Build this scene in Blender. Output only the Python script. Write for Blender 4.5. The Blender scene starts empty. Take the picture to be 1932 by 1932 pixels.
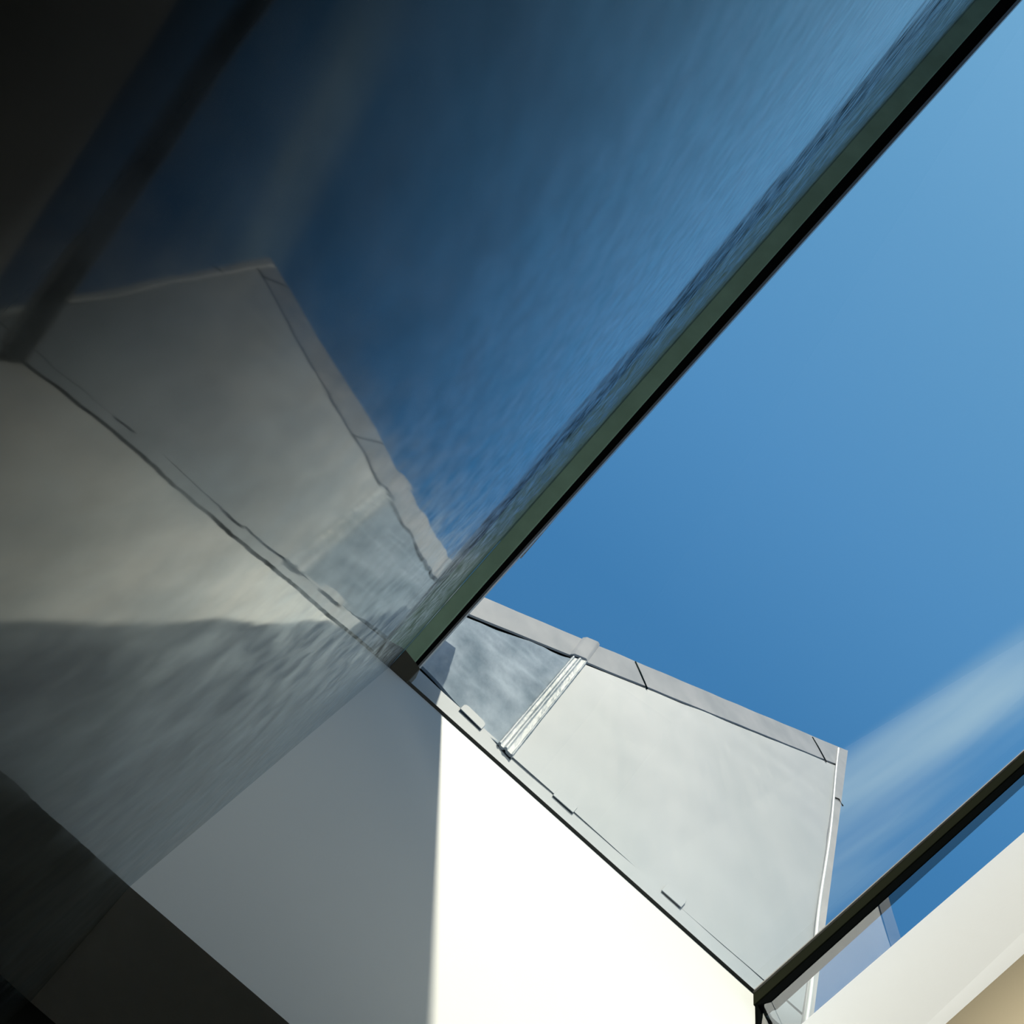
import bpy, bmesh, math
from mathutils import Vector, Matrix, noise

C = bpy.context.scene.collection
sc = bpy.context.scene

# ------------------------------------------------------------------ camera
# The camera stands 10 cm from the glossy wall (x = 0), 1.6 m above the floor and looks almost straight up.
F = 2500.0                      # focal length in pixels of a 1932 px frame
CX = CY = 966.0
EYE = Vector((0.1, 0.0, 1.6))
up_c = Vector((1000 - CX, 1034.3 - CY, F)).normalized()        # the zenith, in image axes (x right, y down, z forward)
xa = Vector((math.cos(.7107), math.sin(.7107), 0.0))
xa = (xa - xa.dot(up_c) * up_c).normalized()
ya = up_c.cross(xa)
if ya.y < 0: ya = -ya                                          # world +y points to the lower left of the frame
BM = Matrix((xa, ya, up_c))                                    # rows: world axes in image axes
cam_d = bpy.data.cameras.new('camera'); cam = bpy.data.objects.new('camera', cam_d); C.objects.link(cam)
cam_d.sensor_width = 36.0; cam_d.sensor_fit = 'HORIZONTAL'; cam_d.lens = F / 1932.0 * 36.0
cam_d.clip_start = 0.01; cam_d.clip_end = 500
rx = BM @ Vector((1, 0, 0)); ry = -(BM @ Vector((0, 1, 0))); rz = -(BM @ Vector((0, 0, 1)))
m = Matrix((rx, ry, rz)).transposed().to_4x4(); m.translation = EYE
cam.matrix_world = m
sc.camera = cam

# ------------------------------------------------------------------ view
sc.view_settings.view_transform = 'Standard'
sc.view_settings.look = 'None'
sc.view_settings.gamma = 1.0
sc.view_settings.use_curve_mapping = False
sc.view_settings.exposure = 0.0
sc.cycles.max_bounces = 12
sc.cycles.diffuse_bounces = 6
sc.cycles.transparent_max_bounces = 16

# ------------------------------------------------------------------ node helpers
def nt_new(name):
    mt = bpy.data.materials.new(name); mt.use_nodes = True
    nt = mt.node_tree; nt.nodes.clear()
    return mt, nt
def N(nt, typ, **kw):
    n = nt.nodes.new(typ)
    for k, v in kw.items():
        if k.startswith('_'): setattr(n, k[1:], v)
        else: n.inputs[k.replace('__', ' ')].default_value = v
    return n
def L(nt, a, ao, b, bi): nt.links.new(a.outputs[ao], b.inputs[bi])

# ------------------------------------------------------------------ sky (world)
w = bpy.data.worlds.new('sky'); sc.world = w; w.use_nodes = True
nt = w.node_tree; nt.nodes.clear()
tc = N(nt, 'ShaderNodeTexCoord')
sep = N(nt, 'ShaderNodeSeparateXYZ'); L(nt, tc, 'Generated', sep, 0)
zc = N(nt, 'ShaderNodeMath', _operation='MAXIMUM'); L(nt, sep, 'Z', zc, 0); zc.inputs[1].default_value = 0.12
u = N(nt, 'ShaderNodeMath', _operation='DIVIDE'); L(nt, sep, 'X', u, 0); L(nt, zc, 0, u, 1)
v = N(nt, 'ShaderNodeMath', _operation='DIVIDE'); L(nt, sep, 'Y', v, 0); L(nt, zc, 0, v, 1)
# deep blue overhead, paler towards the far side (-y)
g = N(nt, 'ShaderNodeMapRange'); L(nt, v, 0, g, 'Value')
g.inputs['From Min'].default_value = 0.15; g.inputs['From Max'].default_value = -0.62
rmp = N(nt, 'ShaderNodeValToRGB'); L(nt, g, 0, rmp, 0)
e = rmp.color_ramp.elements
e[0].position = 0.0; e[0].color = (0.047, 0.19, 0.42, 1)
e[1].position = 1.0; e[1].color = (0.185, 0.44, 0.70, 1)
for p, c in ((0.22, (0.054, 0.212, 0.46, 1)), (0.42, (0.085, 0.275, 0.545, 1)), (0.7, (0.125, 0.345, 0.605, 1))):
    q = e.new(p); q.color = c
# cirrus streaks, drawn out along one direction
cmb = N(nt, 'ShaderNodeCombineXYZ'); L(nt, u, 0, cmb, 0); L(nt, v, 0, cmb, 1)
mp = N(nt, 'ShaderNodeMapping'); L(nt, cmb, 0, mp, 'Vector')
mp.inputs['Rotation'].default_value = (0, 0, math.radians(-13.6)); 
sx = N(nt, 'ShaderNodeSeparateXYZ'); L(nt, mp, 0, sx, 0)
st = N(nt, 'ShaderNodeVectorMath', _operation='MULTIPLY'); L(nt, mp, 0, st, 0); st.inputs[1].default_value = (14.0, 1.6, 1.0)
nz = N(nt, 'ShaderNodeTexNoise', Scale=1.0, Detail=4.0, Roughness=0.5); L(nt, st, 0, nz, 'Vector')
def smooth(src, a, b):
    r = N(nt, 'ShaderNodeMapRange', _interpolation_type='SMOOTHSTEP'); L(nt, src, 0, r, 'Value')
    r.inputs['From Min'].default_value = a; r.inputs['From Max'].default_value = b
    return r
def mul(a, b):
    r = N(nt, 'ShaderNodeMath', _operation='MULTIPLY'); L(nt, a, 0, r, 0); L(nt, b, 0, r, 1); return r
def add(a, b):
    r = N(nt, 'ShaderNodeMath', _operation='ADD'); L(nt, a, 0, r, 0); L(nt, b, 0, r, 1); return r
def band(lo, l1, h1, hi):   # a soft ridge across the streak direction
    return mul(smooth(sx, lo, l1), smooth(sx, hi, h1))
wisp = smooth(nz, 0.30, 0.68)
b1 = band(0.255, 0.283, 0.286, 0.345)
b2 = band(0.295, 0.328, 0.334, 0.362)
bb = N(nt, 'ShaderNodeMath', _operation='MAXIMUM'); L(nt, b1, 0, bb, 0); L(nt, b2, 0, bb, 1)
fade = smooth(v, -0.34, -0.12)
cl = mul(mul(bb, fade), wisp)
k1 = N(nt, 'ShaderNodeMath', _operation='MULTIPLY'); L(nt, cl, 0, k1, 0); k1.inputs[1].default_value = 0.8
mx = N(nt, 'ShaderNodeMixRGB'); L(nt, k1, 0, mx, 0); L(nt, rmp, 0, mx, 1); mx.inputs[2].default_value = (0.42, 0.60, 0.68, 1)
# bright hazy sky low down
hz = N(nt, 'ShaderNodeMapRange', _interpolation_type='SMOOTHSTEP'); L(nt, sep, 'Z', hz, 'Value')
hz.inputs['From Min'].default_value = 0.84; hz.inputs['From Max'].default_value = 0.35
m2 = N(nt, 'ShaderNodeMixRGB'); L(nt, hz, 0, m2, 0); L(nt, mx, 0, m2, 1); m2.inputs[2].default_value = (0.20, 0.34, 0.52, 1)
bg = N(nt, 'ShaderNodeBackground'); L(nt, m2, 0, bg, 0); bg.inputs[1].default_value = 1.0
ow = N(nt, 'ShaderNodeOutputWorld'); L(nt, bg, 0, ow, 0)

# ------------------------------------------------------------------ sun
# travels towards the white wall (+y) and steeply down
SUN_DIR = Vector((0.0803, 1.15 * 0.889, -1.0 - 1.15 * 0.458)).normalized()
sd = bpy.data.lights.new('sun', 'SUN'); sd.energy = 6.6; sd.angle = math.radians(0.2); sd.color = (1.0, 0.92, 0.74)
so = bpy.data.objects.new('sun', sd); C.objects.link(so); so.location = (0, -8, 14)
so.rotation_euler = SUN_DIR.to_track_quat('-Z', 'Y').to_euler()

# added fill spot without a fixture, brightens the beige ceiling from below
ld = bpy.data.lights.new('ceiling_fill_spot', 'SPOT'); ld.energy = 250; ld.color = (1.0, 0.95, 0.85); ld.spot_size = math.radians(27); ld.spot_blend = .35; ld.shadow_soft_size = .15
lo = bpy.data.objects.new('ceiling_fill_spot', ld); C.objects.link(lo); lo.location = (1.38, -.30, 1.0)
lo.rotation_euler = Vector((-.10, .30, 2.05)).to_track_quat('-Z', 'Y').to_euler()

# ------------------------------------------------------------------ geometry helpers
def ray(px, py): return BM @ Vector((px - CX, py - CY, F))
class Plane:
    def __init__(s, a, b, c=None):
        if c is None: s.n = b.normalized(); s.k = s.n.dot(a)
        else: s.n = (b - a).cross(c - a).normalized(); s.k = s.n.dot(a)
    def at(s, px, py, off=0.0):
        r = ray(px, py); t = (s.k + off - s.n.dot(EYE)) / s.n.dot(r)
        return EYE + r * t
    def pt(s, x=None, y=None, z=None):          # solve the missing coordinate
        n = s.n
        if x is None: return Vector(((s.k - n.y * y - n.z * z) / n.x, y, z))
        if y is None: return Vector((x, (s.k - n.x * x - n.z * z) / n.y, z))
        return Vector((x, y, (s.k - n.x * x - n.y * y) / n.z))
def meet(P, Q, x=None, y=None, z=None):         # where two planes meet at a given coordinate
    i = 0 if x is not None else 1 if y is not None else 2
    ax = Vector([1.0 if j == i else 0.0 for j in range(3)]); val = (x, y, z)[i]
    M = Matrix((P.n, Q.n, ax)); return M.inverted() @ Vector((P.k, Q.k, val))

def finish(name, bm, mat, parent=None, smooth_=False):
    bmesh.ops.recalc_face_normals(bm, faces=bm.faces)
    me = bpy.data.meshes.new(name); bm.to_mesh(me); bm.free()
    if smooth_:
        for p in me.polygons: p.use_smooth = True
    o = bpy.data.objects.new(name, me); C.objects.link(o)
    if mat: me.materials.append(mat)
    if parent: o.parent = parent
    return o
def slab_bm(bm, pts, depth):                    # polygon pushed along vector depth
    a = [bm.verts.new(p) for p in pts]; b = [bm.verts.new(p + depth) for p in pts]
    n = len(pts); bm.faces.new(a); bm.faces.new(b[::-1])
    for i in range(n): bm.faces.new((a[i], a[(i + 1) % n], b[(i + 1) % n], b[i]))
    return bm
def slab(name, pts, depth, mat, parent=None, bevel=0.0):
    bm = slab_bm(bmesh.new(), pts, depth)
    o = finish(name, bm, mat, parent)
    if bevel:
        md = o.modifiers.new('bevel', 'BEVEL'); md.width = bevel; md.segments = 2; md.limit_method = 'ANGLE'
    return o
def patch(name, c, nu, nv, nrm, thick, mat, parent=None, disp=None):
    """curved sheet: corners c = [p00, p10, p11, p01]; disp(u, v, p) -> offset along nrm; real thickness behind"""
    bm = bmesh.new(); F1 = []; F2 = []
    for j in range(nv + 1):
        r1 = []; r2 = []
        for i in range(nu + 1):
            a = i / nu; b = j / nv
            p = (c[0] * (1 - a) + c[1] * a) * (1 - b) + (c[3] * (1 - a) + c[2] * a) * b
            d = disp(a, b, p) if disp else 0.0
            q = p + nrm * d if not isinstance(d, tuple) else p + nrm * d[0] + d[1]
            r1.append(bm.verts.new(q)); r2.append(bm.verts.new(q - nrm * thick))
        F1.append(r1); F2.append(r2)
    for j in range(nv):
        for i in range(nu):
            f = bm.faces.new((F1[j][i], F1[j][i + 1], F1[j + 1][i + 1], F1[j + 1][i])); f.smooth = True
            bm.faces.new((F2[j][i], F2[j + 1][i], F2[j + 1][i + 1], F2[j][i + 1]))
    for i in range(nu):
        bm.faces.new((F1[0][i], F2[0][i], F2[0][i + 1], F1[0][i + 1]))
        bm.faces.new((F1[nv][i], F1[nv][i + 1], F2[nv][i + 1], F2[nv][i]))
    for j in range(nv):
        bm.faces.new((F1[j][0], F1[j + 1][0], F2[j + 1][0], F2[j][0]))
        bm.faces.new((F1[j][nu], F2[j][nu], F2[j + 1][nu], F1[j + 1][nu]))
    for e_ in bm.edges:
        if any(not f.smooth for f in e_.link_faces): e_.smooth = False
    return finish(name, bm, mat, parent)
def tube(name, pts, r, mat, parent=None, n=8):
    bm = bmesh.new(); rings = []
    for k, p in enumerate(pts):
        t = (pts[min(k + 1, len(pts) - 1)] - pts[max(k - 1, 0)]).normalized()
        s = t.orthogonal().normalized(); q = t.cross(s)
        rings.append([bm.verts.new(p + (s * math.cos(2 * math.pi * i / n) + q * math.sin(2 * math.pi * i / n)) * r) for i in range(n)])
    for a, b in zip(rings, rings[1:]):
        for i in range(n): bm.faces.new((a[i], a[(i + 1) % n], b[(i + 1) % n], b[i]))
    bm.faces.new(rings[0][::-1]); bm.faces.new(rings[-1])
    return finish(name, bm, mat, parent, True)
def structure(o, label=None, cat=None):
    o['kind'] = 'structure'
    if label: o['label'] = label
    if cat: o['category'] = cat
    return o
def empty(name, loc):
    o = bpy.data.objects.new(name, None); C.objects.link(o); o.empty_display_size = .1
    o.location = loc; return o
def keep(o, root):                               # parent without moving
    o.parent = root; o.matrix_parent_inverse = Matrix.Translation(-root.location); return o

# ------------------------------------------------------------------ materials
def principled(name, col, rough=0.5, metal=0.0, spec=0.5, ior=1.45, bump=None):
    mt, nt = nt_new(name)
    b = N(nt, 'ShaderNodeBsdfPrincipled', Roughness=rough, Metallic=metal)
    b.inputs['Base Color'].default_value = (*col, 1); b.inputs['IOR'].default_value = ior
    b.inputs['Specular IOR Level'].default_value = spec
    o = N(nt, 'ShaderNodeOutputMaterial'); L(nt, b, 0, o, 0)
    return mt, nt, b
def noise_bump(nt, b, scale, dist, detail=3.0, stretch=(1, 1, 1), prev=None, strength=1.0):
    tc = N(nt, 'ShaderNodeTexCoord'); s = N(nt, 'ShaderNodeVectorMath', _operation='MULTIPLY'); L(nt, tc, 'Object', s, 0)
    s.inputs[1].default_value = stretch
    n = N(nt, 'ShaderNodeTexNoise', Scale=scale, Detail=detail, Roughness=0.5); L(nt, s, 0, n, 'Vector')
    bp = N(nt, 'ShaderNodeBump', Strength=strength, Distance=dist); L(nt, n, 0, bp, 'Height')
    if prev: L(nt, prev, 0, bp, 'Normal')
    L(nt, bp, 0, b, 'Normal'); return bp
def noise_color(nt, b, c1, c2, scale, detail=4.0, stretch=(1, 1, 1), lo=0.35, hi=0.65):
    tc = N(nt, 'ShaderNodeTexCoord'); s = N(nt, 'ShaderNodeVectorMath', _operation='MULTIPLY'); L(nt, tc, 'Object', s, 0)
    s.inputs[1].default_value = stretch
    n = N(nt, 'ShaderNodeTexNoise', Scale=scale, Detail=detail, Roughness=0.55); L(nt, s, 0, n, 'Vector')
    r = N(nt, 'ShaderNodeMapRange'); L(nt, n, 0, r, 'Value'); r.inputs['From Min'].default_value = lo; r.inputs['From Max'].default_value = hi
    mx = N(nt, 'ShaderNodeMixRGB'); L(nt, r, 0, mx, 0); mx.inputs[1].default_value = (*c1, 1); mx.inputs[2].default_value = (*c2, 1)
    L(nt, mx, 0, b, 'Base Color'); return mx

# dark polished plaster: reflects only at a grazing angle
M_lacq, nt = nt_new('polished_dark_plaster')
db = N(nt, 'ShaderNodeBsdfDiffuse')
gb = N(nt, 'ShaderNodeBsdfGlossy', Roughness=0.035)
lw = N(nt, 'ShaderNodeLayerWeight', Blend=0.5)
cr = N(nt, 'ShaderNodeValToRGB'); L(nt, lw, 'Facing', cr, 0)
el = cr.color_ramp.elements
el[0].position = 0.40; el[0].color = (.005, .005, .005, 1); el[1].position = 1.0; el[1].color = (.93, .93, .93, 1)
for p_, v_ in ((.50, .006), (.577, .013), (.658, .062), (.741, .135), (.826, .27), (.913, .56), (.955, .74)):
    q = el.new(p_); q.color = (v_, v_, v_, 1)
gb.inputs[0].default_value = (.94, .97, .965, 1)
gh = N(nt, 'ShaderNodeBsdfGlossy', Roughness=0.24); gh.inputs[0].default_value = (.82, .93, 1, 1)
mh = N(nt, 'ShaderNodeMixShader');  L(nt, gb, 0, mh, 1); L(nt, gh, 0, mh, 2)
tc_ = N(nt, 'ShaderNodeTexCoord')
def trowel(stretch, lo, hi, a, b_):               # uneven polish left by the trowel
    s_ = N(nt, 'ShaderNodeVectorMath', _operation='MULTIPLY'); L(nt, tc_, 'Object', s_, 0); s_.inputs[1].default_value = stretch
    n_ = N(nt, 'ShaderNodeTexNoise', Scale=1.0, Detail=5.0, Roughness=0.55); L(nt, s_, 0, n_, 'Vector')
    r_ = N(nt, 'ShaderNodeMapRange'); L(nt, n_, 0, r_, 'Value')
    for k_, v_ in (('From Min', lo), ('From Max', hi), ('To Min', a), ('To Max', b_)): r_.inputs[k_].default_value = v_
    return r_
hz_ = N(nt, 'ShaderNodeMath', _operation='ADD', _use_clamp=True)
L(nt, trowel((1, 30, 9), .36, .66, 0.0, 0.46), 0, hz_, 0); L(nt, trowel((1, 7, 2.2), .36, .66, 0.02, 0.26), 0, hz_, 1)
L(nt, hz_, 0, mh, 0)
pol = N(nt, 'ShaderNodeMath', _operation='MULTIPLY'); L(nt, cr, 0, pol, 0); L(nt, trowel((1, 42, 14), .34, .68, 1.06, .90), 0, pol, 1)
ms = N(nt, 'ShaderNodeMixShader'); L(nt, pol, 0, ms, 0); L(nt, db, 0, ms, 1); L(nt, mh, 0, ms, 2)
oo = N(nt, 'ShaderNodeOutputMaterial'); L(nt, ms, 0, oo, 0)
db.inputs[0].default_value = (.010, .012, .012, 1)
p0 = noise_bump(nt, gb, 1.0, 0.00045, 0.0, (1, 5.0, 3.6))
p1 = noise_bump(nt, gb, 1.0, 0.00075, 1.0, (1, 2.6, 1.8), prev=p0)
p2 = noise_bump(nt, gb, 1.0, 0.00022, 2.0, (1, 16, 1.8), prev=p1)
p3 = noise_bump(nt, gb, 1.0, 0.00003, 2.0, (1, 60, 8.0), prev=p2)

M_white, nt, b = principled('white_plaster', (0.755, 0.80, 0.82), rough=0.7, spec=0.2)
noise_bump(nt, b, 60, 0.0003)
M_band, nt, b = principled('white_paint', (0.75, 0.79, 0.85), rough=0.7, spec=0.2)
noise_bump(nt, b, 50, 0.0003)
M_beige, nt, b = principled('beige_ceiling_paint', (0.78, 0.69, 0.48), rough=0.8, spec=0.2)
noise_bump(nt, b, 80, 0.0003)
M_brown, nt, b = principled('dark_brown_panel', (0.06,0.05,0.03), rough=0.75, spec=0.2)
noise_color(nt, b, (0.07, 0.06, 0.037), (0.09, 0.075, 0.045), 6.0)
M_dark, nt, b = principled('dark_paint', (0.012, 0.016, 0.014), rough=0.8, spec=0.2)
M_floor, nt, b = principled('stone_floor', (0.42, 0.39, 0.34), rough=0.6)
noise_color(nt, b, (0.38, 0.35, 0.30), (0.47, 0.44, 0.38), 3.0)
M_room, nt, b = principled('room_wall_paint', (0.45, 0.44, 0.40), rough=0.8)

M_green, nt, b = principled('green_grey_frame_paint', (0.14, 0.22, 0.155), rough=0.6, spec=0.3)
noise_color(nt, b, (0.19, 0.30, 0.22), (0.23, 0.36, 0.27), 5.0)
M_gasket, nt, b = principled('black_rubber_gasket', (0.004, 0.005, 0.005), rough=0.8, spec=0.0)
M_alu, nt, b = principled('anodised_aluminium', (0.30, 0.32, 0.34), rough=0.4, metal=0.7)
M_bar, nt, b = principled('black_olive_steel', (0.022, 0.025, 0.016), rough=0.8, spec=0.0)
M_rail, nt, b = principled('dark_grey_rail', (0.06, 0.064, 0.06), rough=0.7, spec=0.1)
M_end, nt, b = principled('dark_brown_end_cap', (0.045, 0.045, 0.035), rough=0.6)
M_bead, nt, b = principled('pale_glazing_bead', (0.42, 0.40, 0.36), rough=0.5)

def glass(name, tint, ior=1.5, rough=0.0):
    mt, nt = nt_new(name)
    tr = N(nt, 'ShaderNodeBsdfTransparent'); tr.inputs[0].default_value = (*tint, 1)
    gl = N(nt, 'ShaderNodeBsdfGlossy', Roughness=rough); gl.inputs[0].default_value = (1, 1, 1, 1)
    fr = N(nt, 'ShaderNodeFresnel', IOR=ior)
    mx = N(nt, 'ShaderNodeMixShader'); L(nt, fr, 0, mx, 0); L(nt, tr, 0, mx, 1); L(nt, gl, 0, mx, 2)
    o = N(nt, 'ShaderNodeOutputMaterial'); L(nt, mx, 0, o, 0); return mt
M_glass = glass('clear_glass', (0.985, 0.992, 0.99), 1.45)
M_glass2 = glass('side_glass', (0.86, 0.92, 0.93), 1.14)

def zinc(name, c1, c2, rough, metal, bump_d, bump_s=1.0, cs=3.0, spec=0.15):
    mt, nt, b = principled(name, c1, rough=rough, metal=metal, spec=spec)
    noise_color(nt, b, c1, c2, cs, 6.0, (1, 1, .2), 0.33, 0.67)
    p = noise_bump(nt, b, bump_s, bump_d, 4.0, (1, 1, .2))
    noise_bump(nt, b, bump_s * 9, bump_d * 0.06, 3.0, (1, 1, .2), prev=p)
    return mt
M_zinc = zinc('weathered_zinc', (0.193, 0.238, 0.278), (0.230, 0.270, 0.316), 0.7, 0.0, 0.02, 1.6, 1.4)
M_zinc_blue = zinc('crumpled_zinc_painted_sheen', (0.15, 0.20, 0.25), (0.31, 0.37, 0.435), 0.6, 0.0, 0.05, 4.0, 6.0, 0.0)  # colour mottling paints in the cloudy bluish reflections and highlights
M_zinc_cop = zinc('dull_zinc_coping', (0.33, 0.345, 0.365), (0.41, 0.415, 0.43), 0.7, 0.0, 0.01, 3.0, 5.0, 0.0)
M_zinc_seam = zinc('bright_zinc_seam', (0.22, 0.27, 0.30), (0.40, 0.44, 0.48), 0.5, 0.0, 0.03, 8.0, 9.0, 0.02)
M_zinc_dark, nt, b = principled('zinc_joint_and_gap_shade', (0.015, 0.024, 0.024), rough=0.8, spec=0.0)
M_zinc_bead, nt, b = principled('polished_zinc_bead', (0.5, 0.52, 0.52), rough=0.5, metal=0.0)

# ------------------------------------------------------------------ planes of the place
PM = Plane(Vector((0, 0, 0)), Vector((1, 0, 0)))               # glossy wall
c0 = PM.at(245, 1672.7); c1 = PM.at(735, 1258)
yW = c0.y
PW = Plane(Vector((0, yW, 0)), Vector((0, 1, 0)))              # white shaft wall
W_bot = PW.at(547, 1932); W_tr = PW.at(1424, 1877)
PG = Plane(c1, W_tr, PM.at(1841, 0))                           # sloping roof glass
if PG.n.z < 0: PG.n = -PG.n; PG.k = -PG.k
PC = Plane(c0, W_bot, PM.at(87, 1863.7))                       # ceiling
if PC.n.z < 0: PC.n = -PC.n; PC.k = -PC.k
PS = Plane(W_tr, PG.at(1932, 1424), PW.at(1425, 1932))         # leaning side glass
if PS.n.x > 0: PS.n = -PS.n; PS.k = -PS.k                      # n points into the shaft
YE = -6.6                                                      # far end of the shaft
YD = PC.at(87, 1863).y                                         # lower front wall of the room
XR = 4.2; YB = -7.4
zf = 0.0

# ------------------------------------------------------------------ room shell
gM = meet(PG, PM, y=yW); gE = meet(PG, PM, y=YE)
bm = bmesh.new()
pts = [Vector((0, YD, 0)), Vector((0, YB, 0)), Vector((0, YB, gE.z + .4)), gE, Vector((0, yW, c1.z)), Vector((0, YD + .0, c1.z - .05))]
pts = [Vector((0, YD + .3, 0)), Vector((0, YB, 0)), Vector((0, YB, gE.z)), gE, gM, Vector((0, YD + .3, gM.z))]
structure(slab('wall_left', pts, Vector((-.3, 0, 0)), M_lacq))
# white wall of the shaft with the slanting right edge
e_low = meet(PS, PW, z=PS.at(1512, 1932).z)
line_s0 = PS.at(1512, 1932); line_s1 = PS.at(1932, 1570)       # top edge of the white band
dS = (line_s1 - line_s0); dS /= dS.y
band_t0 = line_s0 + dS * (yW - line_s0.y); band_t1 = line_s0 + dS * (YE - line_s0.y)
q0 = PC.at(1779, 1932); q1 = PC.at(1932, 1804)
xB = (q0.x + q1.x) / 2
band_b0 = PC.pt(x=xB, y=yW); band_b1 = PC.pt(x=xB, y=YE)
wl = [c0.copy(), PC.pt(x=2.6, y=yW), Vector((2.6, yW, PG.pt(x=2.6, y=yW).z)), gM]
wl = [Vector((0, yW, c0.z)), band_b0, band_t0, W_tr, gM]
structure(slab('wall_front', wl, Vector((0, .25, 0)), M_white))
structure(slab('wall_right', [band_b0, band_b1, band_t1, band_t0], Vector((.18, 0, .02)), M_band))
# ceilings
def cp(x, y): return PC.pt(x=x, y=y)
structure(slab('ceiling', [cp(xB, yW), cp(XR, yW), cp(XR, YB), cp(xB, YB)], Vector((.14, 0, .25)), M_beige))
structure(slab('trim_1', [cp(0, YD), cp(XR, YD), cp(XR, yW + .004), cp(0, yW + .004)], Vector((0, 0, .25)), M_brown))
structure(slab('trim_2', [cp(0, YE), cp(xB, YE), cp(xB, YB), cp(0, YB)], Vector((0, 0, .25)), M_beige))
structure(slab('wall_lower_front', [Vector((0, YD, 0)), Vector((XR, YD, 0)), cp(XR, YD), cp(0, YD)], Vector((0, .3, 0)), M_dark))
structure(slab('wall_end', [cp(0, YE), cp(xB, YE), band_t1, meet(PG, PS, y=YE), gE], Vector((0, -.25, 0)), M_white))
structure(slab('floor', [Vector((-.3, YD + .3, 0)), Vector((XR, YD + .3, 0)), Vector((XR, YB, 0)), Vector((-.3, YB, 0))], Vector((0, 0, -.2)), M_floor))
structure(slab('wall_back', [Vector((0, YB, 0)), Vector((XR, YB, 0)), cp(XR, YB) + Vector((0, 0, .25)), cp(0, YB) + Vector((0, 0, .25))], Vector((0, -.2, 0)), M_room))
structure(slab('wall_far_right', [Vector((XR, YD, 0)), Vector((XR, YB, 0)), cp(XR, YB) + Vector((0, 0, .25)), cp(XR, YD) + Vector((0, 0, .25))], Vector((.2, 0, 0)), M_room))

# ------------------------------------------------------------------ skylight
sky = empty('window_1', (0.7, -1.5, PG.pt(x=.7, y=-1.5).z)); structure(sky)
def wpart(o): return keep(o, sky)
gdir = (gE - gM).normalized()                                   # up the slope
up = PG.n
def along(px0, py0, px1, py1, off=0.0):                          # line on the glass plane through two sightings, cut at both ends
    a = PG.at(px0, py0, off); b = PG.at(px1, py1, off); d = (b - a) / (b.y - a.y)
    return a + d * (yW - a.y), a + d * (YE - a.y)
g0 = meet(PG, PM, y=yW); g1 = meet(PG, PM, y=YE)
l0, l1 = along(1004, 1000, 1887, 0)
k0, k1 = along(1019, 1000, 1919, 0)
m0, m1 = along(1024.5, 1000, 1927, 0)
wpart(slab('side_frame', [g0, g1, l1, l0], up * .16, M_green, bevel=.004))
wpart(slab('gasket', [l0 + up * .006, l1 + up * .006, k1 + up * .006, k0 + up * .006], up * .08, M_gasket))
wpart(slab('edge_strip', [k0 + up * .002, k1 + up * .002, m1 + up * .002, m0 + up * .002], up * .05, M_alu))
# thin rail along the head of the white wall
r0 = gM + Vector((0, 0, 0)); r1 = W_tr.copy()
rw = Vector((0, -.012, .003))
wpart(slab('bottom_rail', [r0, r1, r1 + rw, r0 + rw], up * .02, M_rail, bevel=.002))
# short dark end piece in the corner
ca, cb = PG.at(735, 1258), PG.at(768, 1289); cc, cd = PG.at(793, 1262), PG.at(765, 1226)
wpart(slab('end_piece', [ca - up * .004, cb - up * .004, cc - up * .004, cd - up * .004], up * .1, M_end, bevel=.003))
# corner bar between roof glass and side glass
s_top0 = W_tr.copy(); s_top1 = meet(PG, PS, y=YE)
sdn = PS.n.cross((s_top1 - s_top0).normalized()); 
if sdn.z > 0: sdn = -sdn
sdn.normalize()
def bar(name, d0, d1, mat, off, thick):
    e0 = (s_top1 - s_top0).normalized() * -.09 if d0 > 0 else Vector((0, 0, 0))
    a = s_top0 + e0 + sdn * d0 + PS.n * off; b = s_top1 + sdn * d0 + PS.n * off
    c_ = s_top1 + sdn * d1 + PS.n * off; d_ = s_top0 + e0 + sdn * d1 + PS.n * off
    return wpart(slab(name, [a, b, c_, d_], -PS.n * thick, mat, bevel=.002))
bar('glazing_bead', -.016, .005, M_bead, .012, .03)
bar('corner_bar', .006, .17, M_bar, .006, .05)
bar('pressure_plate', .17, .30, M_gasket, .002, .03)
gl = [g0 + up * .02, g1 + up * .02, s_top1 + up * .02, s_top0 + up * .02]
gp = bmesh.new(); gp.faces.new([gp.verts.new(p) for p in gl])
wpart(finish('glass_pane', gp, M_glass))
# side glass
side = empty('window_2', (PS.pt(y=-1.5, z=5.6).x, -1.5, 5.6)); structure(side)
gp = bmesh.new(); gp.faces.new([gp.verts.new(p) for p in (s_top0 + sdn * .1, s_top1 + sdn * .1, band_t1, band_t0)])
keep(finish('glass_pane', gp, M_glass2), side)
# slim end post where the side glass meets the white wall
n0 = meet(PS, PW, z=s_top0.z - .05); n1 = band_t0.copy()
keep(slab('end_post', [n0, n0 + Vector((0, -.012, 0)), n1 + Vector((0, -.012, 0)), n1], Vector((.012, 0, 0)), M_gasket), side)

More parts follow.
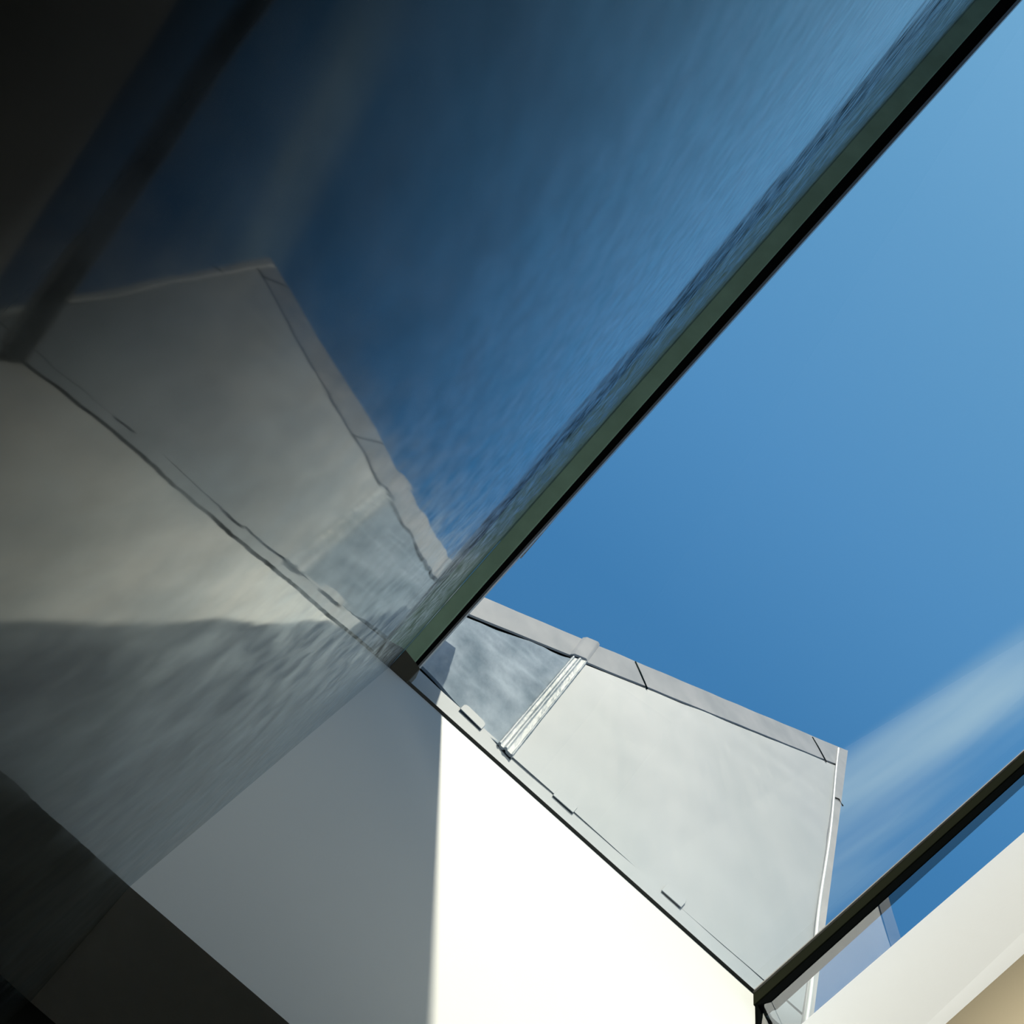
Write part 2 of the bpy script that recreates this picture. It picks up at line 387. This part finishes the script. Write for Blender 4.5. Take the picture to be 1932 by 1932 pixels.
# ------------------------------------------------------------------ zinc parapet outside
A = PW.at(900, 1360); Bq = PW.at(1424, 1877)
T = EYE + ray(1105, 1225) * (8.2 / ray(1105, 1225).z)
PZ = Plane(A, Bq, T)
if PZ.n.y > 0: PZ.n = -PZ.n; PZ.k = -PZ.k                       # n faces the skylight
zn = PZ.n
def Z(px, py, off=0.0): return PZ.at(px, py, off)
hk = Vector((.1, yW - .02, 7.92)); hd = Vector((0, -.889, .458))
KN = hd.cross(SUN_DIR)                                          # plane of the kerb's shadow
lo_, hi_ = 800.0, 900.0
for _ in range(40):
    mid = (lo_ + hi_) / 2
    if (PZ.at(lo_, 1222) - hk).dot(KN) * (PZ.at(mid, 1222) - hk).dot(KN) <= 0: hi_ = mid
    else: lo_ = mid
pk = PZ.at(lo_, 1222)
# where the sun ray through pk leaves the kerb's top edge
KERB_T = (pk - hk).cross(SUN_DIR).dot(KN) / hd.cross(SUN_DIR).dot(KN)
print('kerb', KERB_T, lo_)
# kerb outside, above the glossy wall: its shadow falls on the white wall
h0 = Vector((.1, yW - .02, 7.92)); hd = Vector((0, -.889, .458)); ku = (YE - h0.y) / hd.y
h1 = h0 + hd * ku
h0 = h0 + hd * KERB_T
bm = bmesh.new()
slab_bm(bm, [meet(PG, PM, y=h0.y) + Vector((.1, 0, .12)), meet(PG, PM, y=h1.y) + Vector((.1, 0, .12)), h1, h0], Vector((-.4, 0, 0)))
structure(finish('trim_3', bm, M_zinc_cop))

par = empty('zinc_parapet', Z(1200, 1650))
par['label'] = 'pale grey zinc clad parapet rising behind the skylight, with a raised seam and folded coping'
par['category'] = 'parapet'
def zp(o): return keep(o, par)
def n3(p, s): return noise.noise(p * s)
def buckle(amp, s): return lambda a, b, p: amp * n3(p, s)
# core behind the sheets, coloured near-black to put shade into the gaps
core = [Z(735, 1062), Z(1594, 1419), Z(1500, 1990), Z(1440, 1900), Z(720, 1252)]
core = [p - zn * .022 for p in core]
zp(slab('core', core, -zn * .3, M_zinc_dark))
# main sheets
def fold(x):     # base fold line, pixels
    return 1262 + (x - 791) * 0.975 if x < 965 else 1432 + (x - 965) * 0.876
def top(x): return 1160 + (x - 885) * .408
zp(patch('cladding_sheet', [Z(1098, top(1098) + 4), Z(1584, 1447), Z(1513, fold(1513) - 1.5), Z(956, fold(956) - 3)], 60, 50, zn, .012, M_zinc, None, buckle(.006, 2.0)))
o = zp(patch('cladding_sheet', [Z(780, top(780) + 9), Z(1092, top(1092) + 4), Z(950, fold(950) - 3), Z(745, fold(745) - 14)], 60, 60, zn, .012, M_zinc_blue, None,
      lambda a, b, p: .012 * n3(p, 3.5) + .005 * n3(p, 9.0)))
o['label'] = 'crumpled zinc sheet with bluish cloudy reflections put into its colour'
# standing seam
prof = [(0, 0), (.05, .009), (.12, .011), (.18, .003), (.36, .004), (.44, .014), (.52, .015), (.60, .009), (.86, .010), (.94, .015), (1.0, 0)]
def seamd(a, b, p):
    for (x0, h0_), (x1, h1_) in zip(prof, prof[1:]):
        if a <= x1 + 1e-6: return h0_ + (h1_ - h0_) * (a - x0) / (x1 - x0) + .002 * n3(p, 7.0) + .003
    return 0.0
zp(patch('standing_seam', [Z(1078, top(1078) + 1), Z(1107, top(1107) + 1), Z(964, fold(964) + 2), Z(938, fold(938) - 2)], 40, 70, zn, .012, M_zinc_seam, None, seamd))
# coping, with the hump where it runs over the seam
def cop(x): return 1130 + (x - 915) * .4215
cpb = lambda a, b, p: .006 + .003 * n3(p, 2.5)
zp(patch('coping', [Z(780, cop(780)), Z(1100, cop(1100)), Z(1078, top(1078)), Z(760, top(760))], 50, 6, zn, .012, M_zinc_cop, None, cpb))
zp(patch('coping', [Z(1126, cop(1126)), Z(1598, 1417), Z(1586, 1446), Z(1103, top(1103) + 1)], 70, 6, zn, .012, M_zinc_cop, None, cpb))
hump = zp(patch('seam_cover', [Z(1098, cop(1098) - 2), Z(1130, cop(1130) - 2), Z(1107, top(1107)), Z(1074, top(1074))], 16, 4, zn, .015, M_zinc_cop, None,
      lambda a, b, p: .010 + .014 * min(1, 6 * a, 6 * (1 - a))))
for (x0, y0, x1, y1) in ((1199, 1249, 1221, 1299), (1533, 1391, 1559, 1437)):
    zp(tube('lap_joint', [Z(x0, y0, .009), Z((x0 * .6 + x1 * .4), (y0 * .6 + y1 * .4) - 1, .010), Z(x1, y1, .009)], .006, M_zinc_dark))
# right-hand edge trim and its bright bead
zp(patch('edge_trim', [Z(1583, 1412), Z(1599, 1417), Z(1527, 1960), Z(1508, 1960)], 4, 40, zn, .02, M_zinc_cop, None, lambda a, b, p: .008 + .002 * n3(p, 3)))
bead = [Z(1584 - (y - 1412) * .1225 + 2.0 * math.sin(y * .021), y, .014) for y in range(1412, 1960, 14)]
zp(tube('edge_bead', bead, .009, M_zinc_bead))
zp(tube('lap_joint', [Z(1573, 1504, .014), Z(1583, 1508, .016), Z(1590, 1520, .012)], .006, M_zinc_dark))
# base flashing, below the sheets
def wt(x): return 598 + .898 * x
zp(patch('base_flashing', [Z(735, fold(735) + 4), Z(1519, fold(1519) + 1.5), Z(1500, wt(1500) + 12), Z(722, wt(722) + 12)], 90, 6, zn, .01, M_zinc, None,
      lambda a, b, p: -.004 + .004 * n3(p, 5.0)))
# rounded fixing tabs pushed up under the lowest edge
def tab(x0, x1, h):
    ax, ay = (x1 - x0), fold(x1) - fold(x0); Lg = math.hypot(ax, ay); tx, ty = ax / Lg, ay / Lg; nx, ny = ty, -tx
    pts = []
    for (s, t) in ((0, 1), (0, h * .7), (.06, h * .92), (.16, h), (.84, h), (.94, h * .92), (1, h * .7), (1, 1)):
        pts.append(Z(x0 + ax * s + nx * t, fold(x0) + ay * s + ny * t, .0045))
    return zp(slab('fixing_tab', pts, -zn * .004, M_zinc, bevel=.001))
tab(868, 908, 15); tab(1043, 1081, 19); tab(1248, 1285, 20)
